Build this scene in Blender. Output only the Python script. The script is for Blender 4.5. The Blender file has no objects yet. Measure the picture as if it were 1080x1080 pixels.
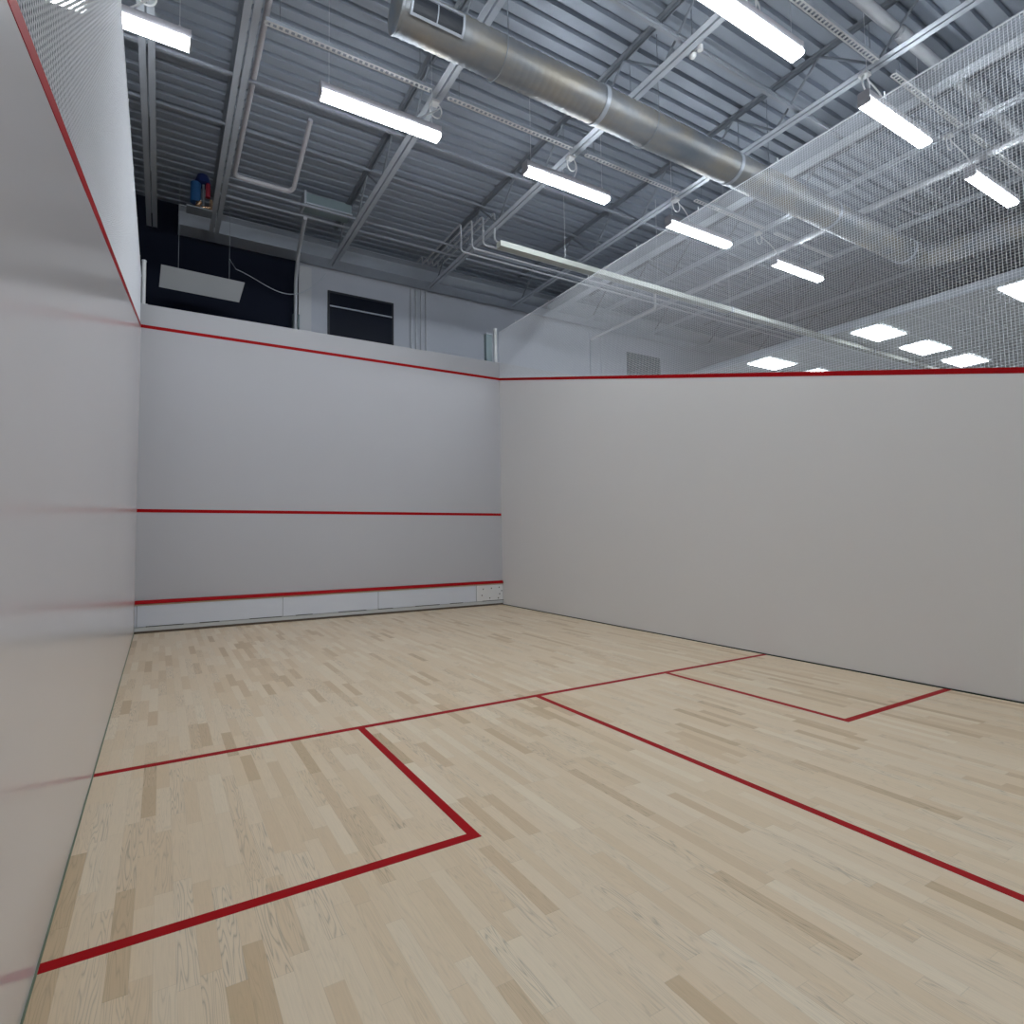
import bpy, bmesh, math, random
from mathutils import Vector, Matrix
random.seed(7)
PI = math.pi
SC = bpy.context.scene
COL = SC.collection

# ------------------------------------------------------------------ materials
def mat(name, col, rough=.5, metal=0., spec=.5, emit=None, strength=0.):
    m = bpy.data.materials.new(name); m.use_nodes = True
    b = m.node_tree.nodes['Principled BSDF']
    b.inputs['Base Color'].default_value = (*col, 1)
    b.inputs['Roughness'].default_value = rough
    b.inputs['Metallic'].default_value = metal
    b.inputs['Specular IOR Level'].default_value = spec
    if emit:
        b.inputs['Emission Color'].default_value = (*emit, 1)
        b.inputs['Emission Strength'].default_value = strength
    return m

def noisy(name, c1, c2, rough=.5, metal=0., scale=(3, 3, 3), detail=4, bump=0., bscale=40, spec=.5):
    m = mat(name, c1, rough, metal, spec); nt = m.node_tree; N = nt.nodes; L = nt.links
    b = N['Principled BSDF']
    tc = N.new('ShaderNodeTexCoord'); mp = N.new('ShaderNodeMapping'); mp.inputs['Scale'].default_value = scale
    no = N.new('ShaderNodeTexNoise'); no.inputs['Detail'].default_value = detail; no.inputs['Scale'].default_value = 1
    mx = N.new('ShaderNodeMix'); mx.data_type = 'RGBA'
    mx.inputs[6].default_value = (*c1, 1); mx.inputs[7].default_value = (*c2, 1)
    L.new(tc.outputs['Object'], mp.inputs[0]); L.new(mp.outputs[0], no.inputs[0])
    L.new(no.outputs[0], mx.inputs[0]); L.new(mx.outputs[2], b.inputs['Base Color'])
    if bump:
        n2 = N.new('ShaderNodeTexNoise'); n2.inputs['Scale'].default_value = bscale; n2.inputs['Detail'].default_value = 3
        bp = N.new('ShaderNodeBump'); bp.inputs['Strength'].default_value = bump; bp.inputs['Distance'].default_value = .01
        L.new(tc.outputs['Object'], n2.inputs[0]); L.new(n2.outputs[0], bp.inputs['Height']); L.new(bp.outputs[0], b.inputs['Normal'])
    return m

def math_node(nt, op, a, b=None, clamp=False):
    n = nt.nodes.new('ShaderNodeMath'); n.operation = op; n.use_clamp = clamp
    for i, v in enumerate((a, b)):
        if v is None: continue
        if isinstance(v, (int, float)): n.inputs[i].default_value = v
        else: nt.links.new(v, n.inputs[i])
    return n.outputs[0]

def floor_material():
    m = mat('ash_parquet', (.6, .5, .36), .42, 0, .3); nt = m.node_tree; N = nt.nodes; L = nt.links
    b = N['Principled BSDF']
    M = lambda op, a, c=None, clamp=False: math_node(nt, op, a, c, clamp)
    tc = N.new('ShaderNodeTexCoord'); sp = N.new('ShaderNodeSeparateXYZ'); L.new(tc.outputs['Object'], sp.inputs[0])
    X, Y = sp.outputs[0], sp.outputs[1]
    W = .066
    xs = M('DIVIDE', X, W); ix = M('FLOOR', xs)
    wn = N.new('ShaderNodeTexWhiteNoise'); wn.noise_dimensions = '1D'; L.new(ix, wn.inputs['W'])
    ln = M('ADD', M('MULTIPLY', wn.outputs[0], .25), .38)          # strip length varies row by row
    off = M('MULTIPLY', wn.outputs[0], 17.3)
    ys = M('DIVIDE', M('ADD', Y, off), ln); iy = M('FLOOR', ys)
    cb = N.new('ShaderNodeCombineXYZ'); L.new(ix, cb.inputs[0]); L.new(iy, cb.inputs[1])
    w2 = N.new('ShaderNodeTexWhiteNoise'); w2.noise_dimensions = '2D'; L.new(cb.outputs[0], w2.inputs['Vector'])
    r = N.new('ShaderNodeValToRGB'); e = r.color_ramp.elements
    e[0].position = 0; e[0].color = (.61, .45, .28, 1)
    e[1].position = 1; e[1].color = (.82, .69, .52, 1)
    for p, c in ((.05, (.67, .505, .33)), (.14, (.73, .57, .39)), (.35, (.765, .61, .43)), (.6, (.775, .625, .45)), (.88, (.785, .645, .475))):
        x = e.new(p); x.color = (*c, 1)
    L.new(w2.outputs[0], r.inputs[0])
    # grain, shifted per strip
    g = N.new('ShaderNodeCombineXYZ')
    L.new(M('ADD', M('MULTIPLY', X, 26), M('MULTIPLY', w2.outputs[0], 40)), g.inputs[0])
    L.new(M('ADD', M('MULTIPLY', Y, 1.7), M('MULTIPLY', w2.outputs[0], 90)), g.inputs[1])
    wv = N.new('ShaderNodeTexNoise'); wv.inputs['Scale'].default_value = 1; wv.inputs['Detail'].default_value = 1.2
    L.new(g.outputs[0], wv.inputs[0])
    rings = M('ABSOLUTE', M('SINE', M('MULTIPLY', wv.outputs[0], 42)))
    dark = M('MULTIPLY', M('POWER', M('SUBTRACT', 1, rings), 2.2), .34)
    w3 = N.new('ShaderNodeTexWhiteNoise'); w3.noise_dimensions = '3D'; L.new(cb.outputs[0], w3.inputs['Vector'])
    amt = M('POWER', w3.outputs[0], 3.0)                             # most strips are quiet, a few boldly grained
    dark = M('MULTIPLY', dark, M('ADD', M('MULTIPLY', amt, 1.0), .10))
    fine = N.new('ShaderNodeTexNoise'); fine.inputs['Scale'].default_value = 1; fine.inputs['Detail'].default_value = 4
    g2 = N.new('ShaderNodeCombineXYZ'); L.new(M('MULTIPLY', X, 160), g2.inputs[0]); L.new(M('MULTIPLY', Y, 6), g2.inputs[1]); L.new(g2.outputs[0], fine.inputs[0])
    fn = M('MULTIPLY', M('SUBTRACT', fine.outputs[0], .5), .16)
    mul = M('ADD', M('SUBTRACT', 1, dark), fn)
    # hairline joints
    fx = M('FRACT', xs); fy = M('FRACT', ys)
    jx = M('LESS_THAN', fx, .018); jy = M('LESS_THAN', fy, .004)
    j = M('MULTIPLY', M('MAXIMUM', jx, jy), .13)
    mul = M('SUBTRACT', mul, j)
    vm = N.new('ShaderNodeVectorMath'); vm.operation = 'SCALE'; L.new(r.outputs[0], vm.inputs[0]); L.new(mul, vm.inputs['Scale'])
    L.new(vm.outputs[0], b.inputs['Base Color'])
    rg = M('ADD', M('MULTIPLY', fine.outputs[0], .1), .36); L.new(rg, b.inputs['Roughness'])
    return m

def duct_material():
    m = mat('galvanised_duct', (.42, .45, .5), .5, .7); nt = m.node_tree; N = nt.nodes; L = nt.links
    b = N['Principled BSDF']
    tc = N.new('ShaderNodeTexCoord'); mp = N.new('ShaderNodeMapping'); mp.inputs['Scale'].default_value = (1.2, 3, 3)
    no = N.new('ShaderNodeTexNoise'); no.inputs['Detail'].default_value = 5; no.inputs['Scale'].default_value = 1.5
    r = N.new('ShaderNodeValToRGB'); e = r.color_ramp.elements
    e[0].position = .3; e[0].color = (.26, .30, .35, 1); e[1].position = .7; e[1].color = (.40, .37, .32, 1)
    x = e.new(.5); x.color = (.33, .34, .35, 1)
    L.new(tc.outputs['Object'], mp.inputs[0]); L.new(mp.outputs[0], no.inputs[0]); L.new(no.outputs[0], r.inputs[0]); L.new(r.outputs[0], b.inputs['Base Color'])
    return m

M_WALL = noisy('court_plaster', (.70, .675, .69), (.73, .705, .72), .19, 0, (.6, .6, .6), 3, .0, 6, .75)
M_WALLF = noisy('court_plaster_front', (.50, .50, .53), (.53, .53, .56), .5, 0, (.6, .6, .6), 3, .03, 6, .3)  # front plaster coloured darker to offset the light of the front lamps
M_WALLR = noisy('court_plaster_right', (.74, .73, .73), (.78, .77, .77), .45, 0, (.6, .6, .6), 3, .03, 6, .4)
M_FLOOR = floor_material()
M_HALLFLOOR = noisy('concrete', (.50, .49, .48), (.56, .55, .53), .6, 0, (1, 1, 1))
M_RED = noisy('red_line_paint', (.36, .001, .004), (.40, .002, .006), .5, 0, (5, 5, 5), spec=.12)
M_GAP = mat('dark_joint', (.03, .035, .03), .8)
M_DECK = noisy('galvanised_deck', (.39, .435, .50), (.32, .36, .43), .5, .35, (.5, 3, 1), 4)
M_STEEL = noisy('painted_steel', (.56, .60, .66), (.46, .50, .56), .45, .3, (2, 2, 2), 3)
M_STEELD = noisy('bare_steel', (.25, .28, .32), (.34, .37, .41), .5, .4, (4, 4, 4), 3)
M_STEELM = noisy('dull_steel', (.34, .37, .42), (.40, .43, .48), .55, .3, (4, 4, 4), 3)
M_DUCT = duct_material()
M_DARKWALL = noisy('navy_black_wall', (.007, .010, .021), (.011, .014, .028), .8, 0, (1, 1, 1), spec=.15)
M_FARWALL = noisy('grey_block_wall', (.50, .53, .60), (.56, .58, .64), .7, 0, (1, 1, 3), 3, .1, 12)
M_BLACK = mat('black_glass', (.006, .009, .020), .35, 0, .2)
M_DARK = mat('dark_inside', (.02, .025, .035), .5)
M_WHITE = mat('white_enamel', (.78, .79, .80), .35)
M_HOUSING = mat('light_housing', (.52, .51, .55), .4)
M_LED = mat('led_diffuser', (.9, .95, 1), .4, emit=(.90, .96, 1.0), strength=40)
M_PANEL = mat('led_panel', (.9, .95, 1), .4, emit=(.93, .98, 1.0), strength=16)
M_NET = mat('white_net_cord', (.86, .89, .95), .6)
M_WIRE = mat('wire', (.72, .74, .77), .35, .3)
M_CORD = mat('white_cord', (.85, .86, .87), .4)
M_PIPE = noisy('pipe_paint', (.62, .64, .68), (.56, .58, .62), .4, .1, (2, 2, 2))
M_CREAM = noisy('cream_tray', (.38, .40, .37), (.35, .37, .34), .8, .0, (1, 1, 1))
M_BLUE = mat('blue_paint', (.02, .10, .26), .45)
M_NAVY = mat('navy_paint', (.012, .025, .12), .45)
M_REDV = mat('red_valve', (.32, .02, .04), .45)
M_BRASS = mat('brass', (.75, .48, .30), .25, .9)
M_TEAL = noisy('dull_teal_metal', (.20, .27, .29), (.26, .32, .34), .5, .3, (3, 3, 3))
M_TIN = noisy('tin_white_metal', (.66, .70, .79), (.72, .76, .84), .35, .1, (1.5, 1, 6), 3)
M_TINR = mat('tin_rail', (.58, .61, .62), .4, .2)
M_TILE = noisy('ceiling_tile', (.52, .54, .56), (.48, .50, .52), .7, 0, (9, 9, 9), 4)
M_GRID = mat('tile_grid', (.66, .68, .70), .5)
M_LOUVER = mat('louver_grey', (.16, .19, .22), .5, .3)
M_TINHI = mat('pale_wood_batten', (.52, .42, .32), .5)

# ------------------------------------------------------------------ mesh helpers
def nb(): return bmesh.new()
def box(bm, a, b):
    x0, y0, z0 = a; x1, y1, z1 = b
    v = [bm.verts.new(p) for p in ((x0,y0,z0),(x1,y0,z0),(x1,y1,z0),(x0,y1,z0),(x0,y0,z1),(x1,y0,z1),(x1,y1,z1),(x0,y1,z1))]
    for f in ((3,2,1,0),(4,5,6,7),(0,1,5,4),(1,2,6,5),(2,3,7,6),(3,0,4,7)): bm.faces.new([v[i] for i in f])
    return v
def prism(bm, pts, ax, a, b):
    # closed polygon pts (2D) extruded along axis ax from a to b
    def P(p, t):
        q = list(p); q.insert(ax, t); return q
    A = [bm.verts.new(P(p, a)) for p in pts]; B = [bm.verts.new(P(p, b)) for p in pts]
    n = len(pts)
    bm.faces.new(A[::-1]); bm.faces.new(B)
    for i in range(n): bm.faces.new((A[i], A[(i+1) % n], B[(i+1) % n], B[i]))
def tube(bm, pts, r, seg=10, caps=True, radii=None):
    pts = [Vector(p) for p in pts]; rings = []; prev = None
    for i, p in enumerate(pts):
        if i == 0: t = pts[1]-p
        elif i == len(pts)-1: t = p-pts[i-1]
        else: t = (pts[i+1]-p).normalized()+(p-pts[i-1]).normalized()
        t.normalize()
        if prev is None:
            u = Vector((0, 0, 1)) if abs(t.z) < .9 else Vector((1, 0, 0))
            n = t.cross(u).normalized()
        else:
            n = (prev - t*prev.dot(t)).normalized()
        prev = n; bnm = t.cross(n)
        rr = radii[i] if radii else r
        rings.append([bm.verts.new(p + rr*(math.cos(2*PI*k/seg)*n + math.sin(2*PI*k/seg)*bnm)) for k in range(seg)])
    for a, b in zip(rings, rings[1:]):
        for k in range(seg): bm.faces.new((a[k], a[(k+1) % seg], b[(k+1) % seg], b[k]))
    if caps: bm.faces.new(rings[0][::-1]); bm.faces.new(rings[-1])
def bar(bm, a, b, w, h=None):
    # rectangular bar from a to b
    a = Vector(a); b = Vector(b); t = (b-a).normalized(); h = h or w
    u = Vector((0, 0, 1)) if abs(t.z) < .95 else Vector((1, 0, 0))
    n = t.cross(u).normalized()*w/2; m = n.cross(t).normalized()*h/2
    A = [bm.verts.new(a+s*n+q*m) for s, q in ((-1,-1),(1,-1),(1,1),(-1,1))]
    B = [bm.verts.new(b+s*n+q*m) for s, q in ((-1,-1),(1,-1),(1,1),(-1,1))]
    bm.faces.new(A[::-1]); bm.faces.new(B)
    for i in range(4): bm.faces.new((A[i], A[(i+1) % 4], B[(i+1) % 4], B[i]))
def strand(bm, a, b, r):
    a = Vector(a); b = Vector(b); t = (b-a).normalized()
    u = Vector((1, 0, 0)); n = t.cross(u).normalized()
    m = u
    A = []; B = []
    for k in range(4):
        o = r*(math.cos(PI/2*k)*n+math.sin(PI/2*k)*m); A.append(bm.verts.new(a+o)); B.append(bm.verts.new(b+o))
    for i in range(4): bm.faces.new((A[i], A[(i+1) % 4], B[(i+1) % 4], B[i]))
def rounded(cx, cz, w, h, r, seg=4):
    out = []
    for sx, sz, a0 in ((1,-1,-PI/2),(1,1,0),(-1,1,PI/2),(-1,-1,PI)):
        for k in range(seg+1):
            a = a0+PI/2*k/seg
            out.append((cx+sx*(w/2-r)+r*math.cos(a), cz+sz*(h/2-r)+r*math.sin(a)))
    return out
def obj(name, bm, m, parent=None, smooth=False):
    bmesh.ops.recalc_face_normals(bm, faces=bm.faces[:])
    me = bpy.data.meshes.new(name); bm.to_mesh(me); bm.free()
    o = bpy.data.objects.new(name, me); COL.objects.link(o)
    me.materials.append(m)
    if smooth:
        for p in me.polygons: p.use_smooth = True
        try:
            me.set_sharp_from_angle(angle=math.radians(40))
        except Exception: pass
    if parent:
        o.parent = parent
        # geometry written in world coordinates unless the parent sits elsewhere
        if parent.get('_w'): o.matrix_parent_inverse = Matrix.Translation(-Vector(parent.location)) if parent.parent is None else Matrix.Identity(4)
    return o
def tag(o, label=None, cat=None, group=None, kind=None):
    if label: o['label'] = label
    if cat: o['category'] = cat
    if group: o['group'] = group
    if kind: o['kind'] = kind
    return o
def thing(name, label, cat, loc=(0, 0, 0), group=None):
    o = bpy.data.objects.new(name, None); COL.objects.link(o); o.location = loc
    o.empty_display_size = .1
    return tag(o, label, cat, group)
def world(name, label, cat, loc, group=None):
    """thing whose parts' geometry is given in world coordinates"""
    o = thing(name, label, cat, loc, group); o['_w'] = 1; return o
def struct(name, bm, m, label, smooth=False):
    return tag(obj(name, bm, m, None, smooth), label, None, None, 'structure')
def dup(root, loc, label):
    r = root.copy(); COL.objects.link(r); r.location = loc; r['label'] = label
    for ch in list(root.children):
        c = ch.copy(); COL.objects.link(c); c.parent = r
        for g in list(ch.children):
            d = g.copy(); COL.objects.link(d); d.parent = c
    return r

# ------------------------------------------------------------------ dimensions (metres)
CW, CD = 6.40, 9.75             # squash court; front wall plane y = 0, left wall plane x = 0
ZJ = 7.0                        # underside of the roof joists
ZD = 7.66                       # underside of the metal deck
HX0, HX1, HY0, HY1 = -6.0, 26.0, -17.0, 1.86

# ------------------------------------------------------------------ court shell
bm = nb(); box(bm, (0, -CD, -.05), (CW, 0, 0)); struct('floor', bm, M_FLOOR, 'pale ash strip parquet floor of the court')
bm = nb()
box(bm, (HX0, HY0, -.06), (-.12, HY1, -.01)); box(bm, (CW+.12, HY0, -.06), (HX1, HY1, -.01))
box(bm, (-.12, HY0, -.06), (CW+.12, -CD-.12, -.01)); box(bm, (-.12, .16, -.06), (CW+.12, HY1, -.01))
struct('floor_hall', bm, M_HALLFLOOR, 'grey floor of the hall around the court')
bm = nb(); box(bm, (HX0+2, 0, 0), (-.12, .16, 4.94)); box(bm, (-.12, 0, 0), (CW+.12, .16, 4.94)); box(bm, (CW+.12, 0, 0), (14.5, .16, 4.94))
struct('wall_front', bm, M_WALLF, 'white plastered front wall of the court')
OUT = .05
def zline(y):                   # top of the side-wall out line: 4.62 at the front wall down to 2.18 at the back
    return 4.62 + (2.18-4.62)*(-y/CD)
def sidewall(x0, x1, m):
    bm = nb()
    pts = [(0, 0), (0, zline(0)), (-CD, zline(-CD)), (-CD, 0)]
    prism(bm, pts, 0, x0, x1)
    return bm
struct('wall_left', sidewall(-.12, 0, M_WALL), M_WALL, 'satin white left side wall with blurred reflections')
struct('wall_right', sidewall(CW, CW+.12, M_WALLR), M_WALLR, 'white right side wall sloping down towards the back')
bm = nb(); box(bm, (.0, -CD-.012, 0), (CW, -CD, 2.13)); 
M_GLASS = mat('glass', (.9, .95, .93), .02); gb = M_GLASS.node_tree.nodes['Principled BSDF']; gb.inputs['Transmission Weight'].default_value = 1
struct('wall_back', bm, M_GLASS, 'glass back wall of the court behind the viewer')
# dark expansion joint along the right wall, fine joint on the left wall
bm = nb(); box(bm, (CW-.008, -CD, 0), (CW, 0, .012)); struct('trim_1', bm, M_GAP, 'dark joint where the floor meets the right wall')
bm = nb(); box(bm, (0, -CD, 0), (.006, 0, .006)); struct('trim_2', bm, mat('green_grey_joint', (.16, .20, .14), .7), 'thin green-grey joint where the floor meets the left wall')

# ------------------------------------------------------------------ red court lines
def line(name, bm, label, group=None):
    return tag(obj(name, bm, M_RED), label, 'court line', group)
T = .002
bm = nb(); prism(bm, [(0, zline(0)), (-CD, zline(-CD)), (-CD, zline(-CD)-OUT), (0, zline(0)-OUT)], 0, 0, T)
line('out_line', bm, 'red out line sloping along the top edge of the left wall')
bm = nb(); prism(bm, [(0, zline(0)), (-CD, zline(-CD)), (-CD, zline(-CD)-OUT), (0, zline(0)-OUT)], 0, CW-T, CW)
line('out_line', bm, 'red out line sloping along the top edge of the right wall')
bm = nb(); box(bm, (T, -T, 4.57), (CW-T, 0, 4.62)); line('out_line', bm, 'red out line high across the front wall, below its white top band')
bm = nb(); box(bm, (T, -T, 1.78), (CW-T, 0, 1.83)); line('service_line', bm, 'red service line across the front wall at mid height')
SLy0, SLy1 = -5.49, -5.44
def fl(x0, y0, x1, y1):
    bm = nb(); box(bm, (x0, y0, 0), (x1, y1, .0015)); return bm
line('short_line', fl(.006, SLy0, CW-.008, SLy1), 'red short line running across the floor from left wall to right wall')
line('half_court_line', fl(3.175, -CD, 3.225, SLy0), 'long red half-court line running from the short line towards the back')
BY = -7.14
bm = fl(.006, BY, 1.65, BY+.05); box(bm, (1.60, BY+.05, 0), (1.65, SLy0, .0015))
line('service_box_line', bm, 'red service box outline on the floor beside the left wall')
bm = fl(4.75, BY, CW-.008, BY+.05); box(bm, (4.75, BY+.05, 0), (4.80, SLy0, .0015))
line('service_box_line', bm, 'red service box outline on the floor beside the right wall')

# ------------------------------------------------------------------ tin
tin = world('tin_board', 'white metal tin along the foot of the front wall with a red top strip', 'tin', (3.2, -.02, 0))
bm = nb(); box(bm, (.004, -.028, .10), (CW-.004, -.002, .405)); obj('panel', bm, M_TIN, tin)
bm = nb(); prism(bm, [(-.002, .43), (-.002, .482), (-.03, .478), (-.05, .435), (-.046, .43)], 0, .004, CW-.004); tag(obj('top_strip', bm, M_RED, tin), 'red bevelled strip')
bm = nb(); box(bm, (.004, -.034, .406), (CW-.004, -.002, .429)); tag(obj('batten', bm, M_TINHI, tin), 'pale wooden batten under the red strip')  # pale strip colours in a highlight under the red edge
bm = nb(); box(bm, (.004, -.034, .035), (CW-.004, -.002, .090)); tag(obj('bottom_rail', bm, M_TINR, tin), 'grey bottom rail')
bm = nb()
for i in range(9):
    x = .15+i*.72; box(bm, (x, -.036, .092), (x+.28 if i % 2 else x+.5, -.03, .102)); tag(obj('slot', bm, M_GAP, tin), 'dark ventilation slot'); bm = nb()
bm.free()
for x, z in ((5.93, .33), (5.90, .21), (6.12, .34), (6.30, .35), (6.31, .22), (6.28, .14), (6.08, .15), (6.36, .28)):
    bm = nb(); tube(bm, [(x, -.027, z), (x, -.034, z)], .013, 8); tag(obj('screw', bm, M_GAP, tin), 'dark screw')
bm = nb(); box(bm, (5.78, -.032, .10), (6.39, -.0285, .40)); tag(obj('end_plate', bm, M_WHITE, tin), 'whiter end plate by the right wall')
for x in (.03, 2.1, 3.75, 5.77):
    bm = nb(); box(bm, (x, -.031, .10), (x+.006, -.0285, .405)); obj('seam', bm, M_LOUVER, tin)
bm = nb(); box(bm, (.004, -.02, 0), (CW-.004, -.002, .034)); tag(obj('floor_gap', bm, mat('brown_shadow_batten', (.12, .09, .07), .8), tin), 'dark brown batten at floor level')  # shadow of the gap under the tin, built as a brown strip

# ------------------------------------------------------------------ protective nets
def net(label, x, ztop, zfront, p=.0254, r=.0019):
    n = world('protective_net', label, 'net', (x, 0, zline(0)))
    bm = nb(); k = int(CD/p)
    for i in range(k+1):
        y = -i*p; strand(bm, (x, y, zline(y)), (x, y, ztop), r)
    j = 1
    while True:
        z = ztop-j*p; j += 1
        if z < zline(-CD): break
        y0 = 0 if z > zline(0) else -(4.62-z)/(4.62-2.18)*CD
        strand(bm, (x, y0, z), (x, -CD, z), r)
    obj('mesh', bm, M_NET, n)
    bm = nb(); tube(bm, [(x, 0, ztop), (x, -CD, ztop)], .006, 6); obj('top_rope', bm, M_NET, n)
    for i in range(9):
        y = -.6-i*1.05; bm = nb(); tube(bm, [(x, y, ztop-.02), (x, y, ztop+.05)], .006, 6); obj('clip', bm, M_WIRE, n)
    return n
net('white net rising above the left side wall, seen edge-on', -.012, 5.36, 4.62, r=.0015)
net('white see-through net rising above the right side wall', CW+.012, 5.58, 4.62)
for x, z1, lab, rr in ((.02, 5.63, 'short white net post on the front wall above the left corner', .03), (CW-.03, 5.66, 'white tubular net post on the front wall at the right corner', .035)):
    t = world('net_post', lab, 'post', (x, .08, 4.94))
    bm = nb(); tube(bm, [(x, .08, 4.945), (x, .08, z1)], rr, 12); obj('post', bm, M_WHITE, t, True)
    bm = nb(); box(bm, (x-.06, .02, 4.94), (x+.06, .14, 4.955)); obj('base_plate', bm, M_WHITE, t)
    bm = nb(); tube(bm, [(x, .08, z1), (x, .08, z1+.02)], rr*1.15, 12); obj('cap', bm, M_WIRE, t)
t = world('conduit_cover', 'slim grey box standing just left of the right corner post', 'box', (CW-.27, .10, 4.94))
bm = nb(); box(bm, (CW-.27, .05, 4.941), (CW-.13, .14, 5.52)); obj('cover', bm, M_TEAL, t)
bm = nb(); box(bm, (CW-.28, .04, 5.521), (CW-.12, .15, 5.54)); obj('lid', bm, M_STEEL, t)

# ------------------------------------------------------------------ hall shell
bm = nb(); box(bm, (2.72, HY1, 0), (HX1, HY1+.2, 7.9)); struct('wall_far', bm, M_FARWALL, 'grey painted hall wall beyond the court')
bm = nb(); box(bm, (HX0, HY1, 0), (2.72, HY1+.2, 7.9)); struct('wall_far_dark', bm, M_DARKWALL, 'blue-black part of the hall wall above the left of the court')
bm = nb(); box(bm, (HX0-.2, HY0, 0), (HX0, HY1+.2, 7.9)); struct('wall_hall_left', bm, M_DARKWALL, 'dark hall wall on the left')
bm = nb(); box(bm, (HX1, HY0, 0), (HX1+.2, HY1+.2, 7.9)); struct('wall_hall_right', bm, M_FARWALL, 'hall wall far on the right')
bm = nb(); box(bm, (HX0-.2, HY0-.2, 0), (HX1+.2, HY0, 7.9)); struct('wall_hall_rear', bm, M_FARWALL, 'hall wall behind the court')
# block pilaster at the edge of the dark part
bm = nb(); box(bm, (2.72, HY1-.05, 0), (2.98, HY1, 6.98)); struct('trim_3', bm, mat('stained_white', (.62, .63, .66), .6), 'lighter pilaster between dark and grey wall')

# corrugated metal deck, ribs running across the court
def deck():
    bm = nb(); pitch = .19; y = HY1; prof = []
    while y > HY0:
        prof += [(y, ZD), (y-.125, ZD), (y-.140, ZD+.055), (y-.175, ZD+.055)]
        y -= pitch
    A = [bm.verts.new((HX0, a, b)) for a, b in prof]; B = [bm.verts.new((HX1, a, b)) for a, b in prof]
    for i in range(len(prof)-1): bm.faces.new((A[i], B[i], B[i+1], A[i+1]))
    me_top = ZD+.12
    box(bm, (HX0-.2, HY0-.2, me_top), (HX1+.2, HY1+.2, me_top+.1))
    return bm
struct('ceiling', deck(), M_DECK, 'ribbed galvanised metal roof deck')

# ------------------------------------------------------------------ roof joists
def joist(x, label, y0=-15.5, y1=1.62, kind='truss', zj=ZJ, w=.15):
    t = world('roof_joist', label, 'roof joist', (x, 0, zj))
    g = .012; h = .045
    if kind == 'truss':
        bm = nb()
        for s in (-1, 1):
            a, b = sorted((x+s*g, x+s*w/2))
            box(bm, (a, y0, zj), (b, y1, zj+.007)); a2, b2 = sorted((x+s*g, x+s*(g+.007))); box(bm, (a2, y0, zj+.0071), (b2, y1, zj+h))
        obj('bottom_chord', bm, M_STEEL, t)
        bm = nb(); zt = ZD-.004
        for s in (-1, 1):
            a, b = sorted((x+s*g, x+s*.065)); box(bm, (a, y0, zt-.007), (b, 1.3, zt)); a2, b2 = sorted((x+s*g, x+s*(g+.007))); box(bm, (a2, y0, zt-.05), (b2, 1.3, zt-.0071))
        obj('top_chord', bm, M_STEELD, t)
        bm = nb(); st = .62; y = 1.2; up = True
        while y-st > y0:
            za, zb = (zj+.03, zt-.03) if up else (zt-.03, zj+.03)
            tube(bm, [(x, y, za), (x, y-st, zb)], .016, 6); y -= st; up = not up
        obj('web', bm, M_STEELD, t, True)
    else:
        bm = nb(); box(bm, (x-w/2, y0, zj), (x+w/2, y1, zj+.012)); obj('bottom_flange', bm, M_STEEL, t)
        bm = nb(); box(bm, (x-.006, y0, zj+.0121), (x+.006, y1, zj+.26)); obj('web', bm, M_STEEL, t)
        bm = nb(); box(bm, (x-w/2, y0, zj+.2601), (x+w/2, y1, zj+.272)); obj('top_flange', bm, M_STEEL, t)
    return t
J = [(.08, 'truss', 'roof joist nearest the left net, passing above the leftmost long light'),
     (1.08, 'truss', 'roof joist with a bent white pipe running along its right side'),
     (3.34, 'truss', 'roof joist passing just above the right end of the second long light from the left'),
     (5.59, 'truss', 'roof joist crossing the centre of the ceiling, fourth from the left'),
     (7.84, 'truss', 'roof joist between the middle of the ceiling and the solid flat beam'),
     (8.93, 'beam', 'solid flat roof beam without open webs, right of centre'),
     (10.08, 'truss', 'roof joist just left of the round white pipe'),
     (12.33, 'truss', 'roof joist seen through the net right of the round white pipe'),
     (14.58, 'truss', 'roof joist second nearest to the lowered tile ceiling'),
     (16.83, 'truss', 'roof joist next to the lowered tile ceiling')]
for x, k, lab in J:
    joist(x, lab, kind=k, w=.17 if k == 'truss' else .2)

# wall beam carrying the joists
t = world('wall_beam', 'long steel I-beam along the far wall under the joist ends', 'beam', (0, 1.6, ZJ+.05))
bm = nb(); box(bm, (.5, 1.40, ZJ+.047), (HX1, 1.80, ZJ+.067)); obj('bottom_flange', bm, M_STEEL, t)
bm = nb(); box(bm, (.5, 1.58, ZJ+.0671), (HX1, 1.60, ZJ+.40)); obj('web', bm, M_STEEL, t)
bm = nb(); box(bm, (.5, 1.40, ZJ+.401), (HX1, 1.80, ZJ+.42)); obj('top_flange', bm, M_STEEL, t)

# bridging bars
def bridging(y, z, x0, x1, label, w=.034):
    bm = nb(); box(bm, (x0, y, z), (x1, y+w, z+.005)); box(bm, (x0, y, z+.0051), (x1, y+.005, z+w))
    tag(obj('bridging_bar', bm, M_STEELM), label, 'bridging bar')
bridging(-.18, ZJ+.05, 1.0, 16.9, 'steel bridging bar nearest the far wall beam, of the lower pair')
bridging(.16, ZJ+.05, 1.0, 8.0, 'steel bridging bar just beside the one nearest the far wall beam')
bridging(-2.465, ZJ+.05, -1.5, 16.9, 'steel bridging bar between the front row of lights and the far wall')
bridging(-.80, ZD-.07, -1.5, 16.9, 'steel bridging bar high under the deck near the far wall')
bridging(-5.35, ZJ+.05, -1.5, 16.9, 'steel bridging bar between the big duct and the near row of lights')
bridging(-5.0, ZD-.07, -1.5, 16.9, 'steel bridging bar high under the deck above the big duct')
bridging(-8.1, ZJ+.05, -1.5, 16.9, 'steel bridging bar nearest the viewer')

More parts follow.
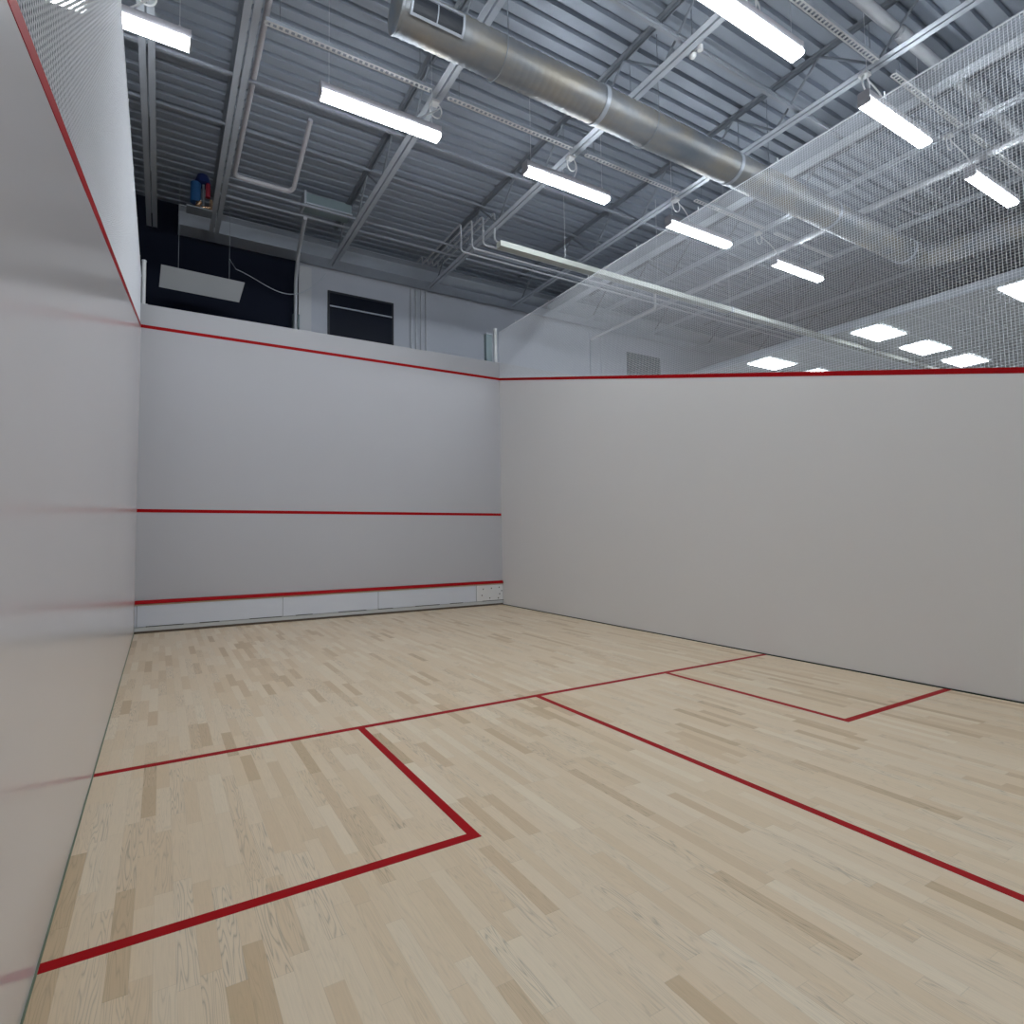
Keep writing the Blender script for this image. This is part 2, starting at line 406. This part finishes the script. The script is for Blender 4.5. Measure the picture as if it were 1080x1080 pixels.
# slotted channels over each light row
def channel(x0, x1, y, label):
    t = world('slotted_channel', label, 'slotted channel', (x0, y, ZJ-.04)); w = .07; z = ZJ-.05
    bm = nb()
    box(bm, (x0, y, z), (x1, y+.016, z+.004)); box(bm, (x0, y+w-.016, z), (x1, y+w, z+.004))
    n = int((x1-x0)/.065)
    for i in range(n+1):
        x = x0+i*.065; box(bm, (x-.0135, y+.0161, z), (x+.0135, y+w-.0161, z+.004))
    obj('slotted_face', bm, M_WHITE, t)
    bm = nb(); box(bm, (x0, y, z+.0041), (x1, y+.004, z+.045)); obj('lip', bm, M_STEEL, t)
    for x in (x0+.15, x1-.15):
        bm = nb(); tube(bm, [(x, y+.025, z+.005), (x, y+.025, ZD)], .005, 6); obj('threaded_rod', bm, M_STEELD, t)
for k, (row, yy) in enumerate((('front', -3.51), ('near', -6.34))):
    segs = ((1.22, 3.2), (3.45, 5.45), (5.72, 7.7), (8.1, 9.95), (10.3, 12.2)) if k == 0 else ((5.72, 7.7), (8.1, 9.95), (10.3, 12.2))
    names = {1.22: 'leftmost', 3.45: 'second from left', 5.72: 'reaching from the centre joist', 8.1: 'beside the solid flat beam', 10.3: 'right of the round white pipe'}
    for a, b in segs:
        channel(a, b, yy, f'slotted steel channel above the {row} row of lights, {names[a]}')

# ------------------------------------------------------------------ long lights
ZL = 6.38
def make_light(label):
    t = thing('linear_light', label, 'light', (0, 0, ZL), 'long hanging lights')
    L2 = .755
    bm = nb(); prism(bm, rounded(0, .112, .122, .098, .016), 0, -L2, L2)
    obj('housing', bm, M_HOUSING, t, True)
    bm = nb(); prism(bm, rounded(0, .032, .142, .062, .028, 5), 0, -L2+.012, L2-.012)
    obj('diffuser', bm, M_LED, t, True)
    for s in (-1, 1):
        xa, xb = (-L2-.006, -L2+.0115) if s < 0 else (L2-.0115, L2+.006)
        bm = nb(); prism(bm, rounded(0, .032, .146, .066, .030, 5), 0, xa, xb); prism(bm, rounded(0, .113, .128, .102, .018), 0, xa-.001 if s < 0 else xa+.001, xb-.001 if s < 0 else xb+.001)
        obj('end_cap', bm, M_HOUSING, t)
        bm = nb(); tube(bm, [(s*(L2-.10), 0, .175), (s*(L2-.10), 0, ZD-ZL)], .0032, 5); w = obj('suspension_wire', bm, M_WIRE, t)
        bm = nb(); tube(bm, [(s*(L2-.10), 0, .165), (s*(L2-.10), 0, .21)], .012, 8); obj('clip', bm, M_WHITE, w)
    return t
def power_cord(light, lx, ly):
    # cord looping from a box on the nearest joist down to the top of the housing (light's own coordinates)
    jx = min((x for x, k, l in J), key=lambda q: abs(q-lx+.001))-lx
    e = max(-.6, min(.6, jx*.55)); h = ZJ-ZL; pts = []
    for i in range(21):
        a = 2*PI*i/20*1.15
        pts.append((jx+.02+.085*math.sin(a), .13, h-.115+.10*math.cos(a)))
    q = Vector(pts[-1])
    for i in range(1, 13):
        t_ = i/12; p = q.lerp(Vector((e, .0, .162)), t_)
        pts.append((p.x+.05*math.sin(PI*t_), p.y, p.z+.03*math.sin(PI*t_)))
    bm = nb(); tube(bm, pts, .0095, 6); c = obj('power_cord', bm, M_CORD, light, True)
    bm = nb(); box(bm, (jx-.055, .08, h-.035), (jx+.055, .18, h-.002)); obj('junction_box', bm, M_WHITE, c)
proto = None
LX = [-.255, 2.585, 5.42, 8.25, 11.08]
front = ['long light hanging leftmost, half seen through the left net', 'long hanging light in the front row, above the left part of the court',
         'long hanging light in the front row, just below the middle of the big duct', 'long hanging light in the front row, beneath the solid flat beam',
         'long hanging light in the front row, farthest right']
near = ['long hanging light in the near row above the left wall', 'long hanging light in the near row, second from the left wall', 'long hanging light at the top edge of the view, largest of all',
        'long hanging light seen where the right net begins, near row', 'long hanging light seen fully through the right net, near row, rightmost']
rear = ['long hanging light behind the viewer above the left wall', 'long hanging light behind the viewer, left of centre', 'long hanging light behind the viewer, centre', 'long hanging light behind the viewer, right of centre', 'long hanging light behind the viewer, far right']  # rear row is out of view, added to even out the light
for y, labs in ((-3.42, front), (-6.25, near), (-9.08, rear)):
    for x, lab in zip(LX, labs):
        if proto is None:
            proto = make_light(lab); proto.location = (x, y, ZL)
            first_at = (x, y)
        else: power_cord(dup(proto, (x, y, ZL), lab), x, y)
power_cord(proto, *first_at)

# ------------------------------------------------------------------ the big duct
DY, DZ, DR = -4.60, 6.59, .205
duct = world('ventilation_duct', 'big round spiral galvanised air duct crossing under the joists', 'air duct', (2.3, DY, DZ))
path = []; rad = []
x = 2.30; i = 0
while x < 12.70:
    path.append((x, DY, DZ)); rad.append(DR + (.006 if i % 3 == 0 else 0)); x += .03; i += 1
bm = nb(); tube(bm, path, DR, 40, True, rad); obj('straight_run', bm, M_DUCT, duct, True)
cx, cy, R = 12.75, DY-.45, .45
path = [(cx+R*math.sin(a), cy+R*math.cos(a), DZ) for a in [PI/2*k/8 for k in range(9)]]
bm = nb(); tube(bm, [(12.71, DY, DZ)]+path, DR+.003, 40); obj('elbow', bm, M_DUCT, duct, True)
path = []; rad = []; y = cy-.01; i = 0
while y > -14:
    path.append((cx+R, y, DZ)); rad.append(DR+(.006 if i % 3 == 0 else 0)); y -= .035; i += 1
bm = nb(); tube(bm, path, DR, 40, True, rad); obj('side_run', bm, M_DUCT, duct, True)
bm = nb(); tube(bm, [(2.262, DY, DZ), (2.275, DY, DZ), (2.298, DY, DZ)], DR, 40, True, [DR-.02, DR+.008, DR+.008]); obj('end_cap', bm, M_DUCT, duct, True)
for x in (4.9, 7.4, 9.9, 12.4):
    bm = nb(); tube(bm, [(x-.03, DY, DZ), (x+.03, DY, DZ)], DR+.012, 40); tag(obj('joint_band', bm, M_STEEL, duct, True), 'smooth joint band')
for x in (3.34, 5.59, 7.84, 10.08):
    bm = nb()
    pts = [(x+.12, DY+(DR+.02)*math.cos(a), DZ+(DR+.02)*math.sin(a)) for a in [-PI+k*PI/16 for k in range(17)]]
    tube(bm, [(x+.12, DY-DR-.02, ZD)]+pts+[(x+.12, DY+DR+.02, ZD)], .006, 6); obj('hanger_strap', bm, M_STEELD, duct)
# grille on the viewer's side of the duct near its end (angles measured round the duct)
def cyl(x, ang, r): return (x, DY+r*math.cos(ang), DZ+r*math.sin(ang))
def patch(bm, x0, x1, a0, a1, r0, r1, n=6):
    for k in range(n):
        p, q = a0+(a1-a0)*k/n, a0+(a1-a0)*(k+1)/n
        v = [bm.verts.new(cyl(*c)) for c in ((x0,p,r0),(x1,p,r0),(x1,q,r0),(x0,q,r0),(x0,p,r1),(x1,p,r1),(x1,q,r1),(x0,q,r1))]
        for f in ((3,2,1,0),(4,5,6,7),(0,1,5,4),(1,2,6,5),(2,3,7,6),(3,0,4,7)): bm.faces.new([v[i] for i in f])
ga, gb_ = math.radians(-142), math.radians(-186)
g0, g1 = 2.38, 2.92
bm = nb(); patch(bm, g0, g1, ga, gb_, DR+.007, DR+.011); gr = tag(obj('grille', bm, M_DARK, duct), 'dark rectangular air grille')
bm = nb(); w = .022; aw = w/DR
patch(bm, g0-w, g0, ga+aw, gb_-aw, DR+.007, DR+.025); patch(bm, g1, g1+w, ga+aw, gb_-aw, DR+.007, DR+.025)
patch(bm, g0, g1, ga+aw, ga, DR+.007, DR+.025, 1); patch(bm, g0, g1, gb_, gb_-aw, DR+.007, DR+.025, 1)
patch(bm, 2.64, 2.65, ga, gb_, DR+.0111, DR+.018)
obj('grille_frame', bm, M_STEEL, duct)

# ------------------------------------------------------------------ pipes, conduits and trays
def bend(pts, r=.08, n=5):
    pts = [Vector(p) for p in pts]; out = [pts[0]]
    for a, b, c in zip(pts, pts[1:], pts[2:]):
        u = (a-b).normalized(); v = (c-b).normalized()
        p, q = b+u*r, b+v*r
        for k in range(n+1):
            s = k/n; out.append(p*(1-s)**2+b*2*s*(1-s)+q*s*s)
    out.append(pts[-1]); return out
def pipe(name, pts, r, m, label, cat='pipe', rb=.1, seg=12, couplings=(), group=None):
    t = world(name, label, cat, pts[0], group)
    bm = nb(); tube(bm, bend(pts, rb), r, seg); obj('pipe_run', bm, m, t, True)
    for a, b in couplings:
        bm = nb(); tube(bm, [a, b], r*1.22, seg); obj('coupling', bm, m, t, True)
    return t
pipe('bent_pipe', [(1.24, -9.0, 7.12), (1.24, -.35, 7.12), (2.15, -.35, 7.12), (2.15, -1.6, 7.5)], .036, M_HOUSING, 'white bent pipe looping beside the second joist from the left', rb=.12)
pipe('sprinkler_pipe', [(10.86, 1.3, 6.88), (10.86, -13, 6.88)], .055, M_PIPE, 'round white pipe running parallel to the joists under the right part', couplings=[((10.86, -6.15, 6.88), (10.86, -6.45, 6.88)), ((10.86, -2.5, 6.88), (10.86, -2.62, 6.88))])
pipe('water_pipe', [(6.0, -6.45, 7.3), (20, -6.45, 7.3)], .06, M_PIPE, 'thick round pipe threading through the joist webs at the upper right', couplings=[((7.92, -6.45, 7.3), (8.12, -6.45, 7.3))])
# hanging cream cable tray
t = world('cable_tray', 'long cream cable tray hanging low in front of the far wall', 'cable tray', (4.9, -2.35, 5.9))
bm = nb()
for a, b in ((4.88, 10.45), (10.49, 16.0), (16.04, 21.5)):
    box(bm, (a, -2.45, 5.87), (b, -2.33, 5.96))
obj('tray', bm, M_CREAM, t)
for x in (10.44, 15.99):
    bm = nb(); box(bm, (x, -2.462, 5.862), (x+.06, -2.318, 5.968)); obj('splice_plate', bm, M_STEELD, t)
for x in (6.2, 8.4, 10.47, 12.7):
    bm = nb(); tube(bm, [(x, -2.39, 5.96), (x, -2.39, ZD)], .004, 5); obj('hanger_wire', bm, M_WIRE, t)
# four conduits: up the far wall, along the ceiling, down and off to the right
pos = ['leftmost', 'second from left', 'third from left', 'rightmost']
for i in range(4):
    xi = 5.23+.125*i; yi = -.55-.2*i
    pipe('electrical_conduit', [(xi, 1.83-.0, 4.0), (xi, 1.83, 7.47), (xi, 1.2, 7.47), (xi, 1.2, 7.3), (xi, yi, 7.3), (xi, yi, 6.76), (16.5, yi, 6.76)], .017, M_PIPE,
         f'thin grey conduit climbing the far wall, {pos[i]} of the four', 'conduit', rb=.07, seg=8, group='thin grey conduits beside the black window')
pipe('drain_pipe', [(10.55, -.42, 7.1), (10.55, -.42, 6.72), (10.55, 1.80, 6.70)], .03, M_WHITE, 'white pipe with a short drop running to the far wall', rb=.08)
for i, x in enumerate((10.55, 10.95)):
    pipe('wall_conduit', [(x, 1.835, 4.0), (x, 1.835, 6.9)], .016, M_FARWALL, ['grey conduit on the far wall left of the grey louvre, the farther one', 'grey conduit on the far wall left of the grey louvre, the nearer one'][i], 'conduit', rb=.01, seg=8)
# bent duct fitting and down pipe at the edge of the dark wall
t = world('duct_fitting', 'dull teal rectangular box tucked beside the joist near the dark wall', 'box', (2.85, .0, 7.0))
bm = nb(); box(bm, (2.42, -.16, 7.12), (3.22, .13, 7.30)); obj('body', bm, M_TEAL, t)
bm = nb(); box(bm, (2.38, -.19, 7.09), (2.415, .15, 7.33)); box(bm, (2.42, -.2, 7.095), (3.22, -.165, 7.12)); obj('flange', bm, M_STEEL, t)
pipe('down_pipe', [(2.46, .1, 7.0), (2.60, 1.3, 6.98), (2.64, 1.72, 6.6), (2.64, 1.72, 5.0)], .035, M_PIPE, 'grey pipe bending down the edge of the dark wall', rb=.15)
t = world('junction_box', 'small pale junction box on the dark wall edge', 'box', (2.64, 1.7, 5.6))
bm = nb(); box(bm, (2.69, 1.70, 5.62), (2.719, 1.80, 5.9)); obj('lid', bm, M_TEAL, t)
bm = nb(); box(bm, (2.60, 1.76, 5.6), (2.688, 1.858, 5.92)); obj('body', bm, M_TEAL, t)
# sagging cable across the dark wall
pts = [(1.5+1.75*s, 1.66, 6.55+.30*s-.55*math.sin(PI*s)*(.4+.8*s)) for s in [k/24 for k in range(25)]]
bm = nb(); tube(bm, [(1.302, .795, 6.3)]+pts, .008, 6); tag(obj('sagging_cable', bm, M_STEEL), 'thin grey cable sagging across the dark wall', 'cable')

# ------------------------------------------------------------------ things on the far wall
t = world('hanging_panel', 'tilted white panel hanging in front of the dark wall', 'panel', (.87, .8, 5.6))
A = Vector((.245, .72, 5.93)); B = Vector((1.545, .72, 5.90)); C = Vector((1.47, .86, 5.58)); D = Vector((.22, .86, 5.60))
def slab(a, b, c, d, th):
    bm = nb(); n = (b-a).cross(d-a).normalized()*th
    lo = [bm.verts.new(v) for v in (a, b, c, d)]; hi = [bm.verts.new(v-n) for v in (a, b, c, d)]
    bm.faces.new(lo); bm.faces.new(hi[::-1])
    for i in range(4): bm.faces.new((lo[i], lo[(i+1) % 4], hi[(i+1) % 4], hi[i]))
    return bm
obj('panel', slab(A, B, C, D, .05), mat('matt_white_panel', (.36, .37, .38), .5), t)
for x in (.5, 1.3):
    bm = nb(); tube(bm, [(x, .79, 5.93), (x, .79, 7.0), (x, .79, ZD)], .004, 5); obj('hanger_wire', bm, M_STEELD, t)
t = world('black_window', 'black window high on the far wall with a pale rail across it', 'window', (4.06, HY1, 5.6))
bm = nb(); box(bm, (3.37, HY1-.02, 5.35), (4.77, HY1-.002, 6.55)); obj('pane', bm, M_BLACK, t)
bm = nb()
for a, b in (((3.33, 5.31), (3.369, 6.59)), ((4.771, 5.31), (4.81, 6.59)), ((3.37, 6.551), (4.77, 6.59)), ((3.37, 5.31), (4.77, 5.349))):
    box(bm, (a[0], HY1-.03, a[1]), (b[0], HY1-.002, b[1]))
obj('frame', bm, M_DARK, t)
bm = nb(); box(bm, (3.37, HY1-.04, 6.25), (4.77, HY1-.0201, 6.275)); tag(obj('rail', bm, M_STEEL, t), 'pale grey rail')  # pale strip draws a reflection line on the dark pane
t = world('louvre', 'grey louvred vent low on the far wall seen through the net', 'vent', (12.6, HY1, 6.0))
bm = nb(); box(bm, (11.92, HY1-.012, 5.4), (13.26, HY1-.002, 6.58)); obj('backing', bm, M_LOUVER, t)
bm = nb()
for k in range(14):
    z = 5.45+k*.08; prism(bm, [(HY1-.013, z+.05), (HY1-.05, z), (HY1-.045, z-.008), (HY1-.013, z+.035)], 0, 11.95, 13.23)
obj('slat', bm, M_LOUVER, t)

# blue and red valve cluster
t = world('valve_assembly', 'blue and red valve cluster with brass fittings by the second joist', 'valve', (.82, .7, 7.1))
bm = nb(); tube(bm, [(.74, .7, 7.12), (.74, .7, 7.46)], .085, 12, True); obj('body', bm, M_BLUE, t, True)
bm = nb(); tube(bm, [(.85, .7, 7.47), (.85, .7, 7.50), (.85, .7, 7.62)], .1, 14, True, [.13, .13, .09]); tag(obj('cap', bm, M_NAVY, t, True), 'dark navy cap')
bm = nb(); tube(bm, [(.93, .66, 7.24), (.93, .66, 7.47)], .04, 10, True); tag(obj('handle', bm, M_REDV, t, True), 'red handle')
for a, b, r in (((.74, .68, 7.02), (.82, .62, 7.12), .03), ((.84, .64, 7.03), (.97, .62, 7.05), .025), ((.78, .66, 7.0), (.78, .66, 7.12), .035), ((.98, .66, 7.0), (.98, .66, 7.2), .03)):
    bm = nb(); tube(bm, [a, b], r, 10); tag(obj('fitting', bm, M_BRASS, t, True), 'shiny brass fitting')
bm = nb(); box(bm, (.60, .55, 6.955), (1.0, .80, 6.975)); obj('shelf', bm, M_STEELD, t)
bm = nb(); tube(bm, [(.86, .7, 6.976), (.86, .7, 7.47)], .02, 8); tube(bm, [(.86, .7, 7.62), (.86, .7, ZD)], .008, 6); tube(bm, [(.86, .7, 7.10), (.74, .7, 7.115)], .02, 8); obj('stem', bm, M_STEELD, t)
# small detector hanging under the centre joist
t = world('smoke_detector', 'small round white detector beside the centre joist near the top light', 'detector', (5.75, -5.40, 7.0))
bm = nb(); tube(bm, [(5.73, -5.32, 6.955), (5.73, -5.32, 6.975), (5.73, -5.32, 7.0)], .04, 14, True, [.022, .038, .040]); obj('sensor_head', bm, M_WHITE, t, True)
bm = nb(); tube(bm, [(5.73, -5.32, 7.001), (5.73, -5.32, ZD)], .008, 8); obj('bracket', bm, M_STEELD, t)
bm = nb(); tube(bm, [(5.73, -5.42, 6.97), (5.73, -5.42, 7.03)], .03, 10); tube(bm, [(5.73, -5.42, 7.02), (5.73, -5.32, 7.04)], .008, 8); obj('cord_grip', bm, M_WHITE, t, True)

# ------------------------------------------------------------------ lowered tile ceiling on the right, with square light panels
PX = [14.95, 17.20, 19.45]; PY = [-.48, -3.03, -5.58]; PW, PH = .61, .30
ZC = 6.0
bm = nb()
box(bm, (14.0, HY0, ZC), (HX1, HY1, ZC+.03)); struct('ceiling_tiles', bm, M_TILE, 'lowered tiled ceiling far on the right')
bm = nb(); x = 14.03
while x < HX1: box(bm, (x, HY0, ZC-.006), (x+.024, HY1, ZC-.0005)); x += .61
y = HY1-.3
while y > HY0: box(bm, (14.0, y, ZC-.0085), (HX1, y+.024, ZC-.0062)); y -= .61
struct('trim_4', bm, M_GRID, 'metal grid of the lowered ceiling')
bm = nb(); box(bm, (13.94, HY0, ZC-.03), (14.0, HY1, ZC+.12)); struct('trim_5', bm, M_STEEL, 'edge angle of the lowered ceiling')
lab = {(0, 0): 'square bright ceiling panel farthest left, low against the far wall', (1, 0): 'square bright ceiling panel barely showing above the right wall',
       (0, 1): 'square bright ceiling panel, left of the row of three', (1, 1): 'square bright ceiling panel, middle of the row of three', (2, 1): 'square bright ceiling panel, right of the row of three',
       (0, 2): 'square bright ceiling panel cut by the right edge of the view'}
pp = None
for (i, j), l in lab.items():
    if pp is None:
        pp = thing('ceiling_panel_light', l, 'ceiling light', (PX[i], PY[j], ZC-.02), 'square ceiling light panels')
        bm = nb(); box(bm, (-PW, -PH, .0), (PW, PH, .008)); obj('diffuser', bm, M_PANEL, pp)
        bm = nb()
        for a, b in (((-PW-.02, -PH-.02), (-PW-.001, PH+.02)), ((PW+.001, -PH-.02), (PW+.02, PH+.02)), ((-PW, -PH-.02), (PW, -PH-.001)), ((-PW, PH+.001), (PW, PH+.02))):
            box(bm, (a[0], a[1], -.004), (b[0], b[1], .010))
        obj('frame', bm, M_WHITE, pp)
    else: dup(pp, (PX[i], PY[j], ZC-.02), l)

for o in bpy.data.objects:
    if '_w' in o: del o['_w']

# ------------------------------------------------------------------ world, camera, colour
w = bpy.data.worlds.new('World'); SC.world = w; w.use_nodes = True
w.node_tree.nodes['Background'].inputs[0].default_value = (.5, .55, .6, 1); w.node_tree.nodes['Background'].inputs[1].default_value = .2

cam = bpy.data.cameras.new('camera'); co = bpy.data.objects.new('camera', cam); COL.objects.link(co); SC.camera = co
yaw, pitch, roll = .4937, .0579, -.0105
f = Vector((math.sin(yaw)*math.cos(pitch), math.cos(yaw)*math.cos(pitch), math.sin(pitch)))
r0 = Vector((math.cos(yaw), -math.sin(yaw), 0)); u0 = r0.cross(f)
r = r0*math.cos(roll)+u0*math.sin(roll); u = -r0*math.sin(roll)+u0*math.cos(roll)
R = Matrix((r, u, -f)).transposed().to_4x4()
co.matrix_world = Matrix.Translation((.3290, -9.3917, 1.3783)) @ R
cam.sensor_width = 36; cam.sensor_fit = 'HORIZONTAL'; cam.lens = 579.5*36/1080
cam.shift_x = 57.9/1080; cam.shift_y = -8.1/1080
cam.clip_start = .02; cam.clip_end = 200
SC.view_settings.view_transform = 'Standard'; SC.view_settings.look = 'None'; SC.view_settings.gamma = 1; SC.view_settings.use_curve_mapping = False
SC.view_settings.exposure = 0.10
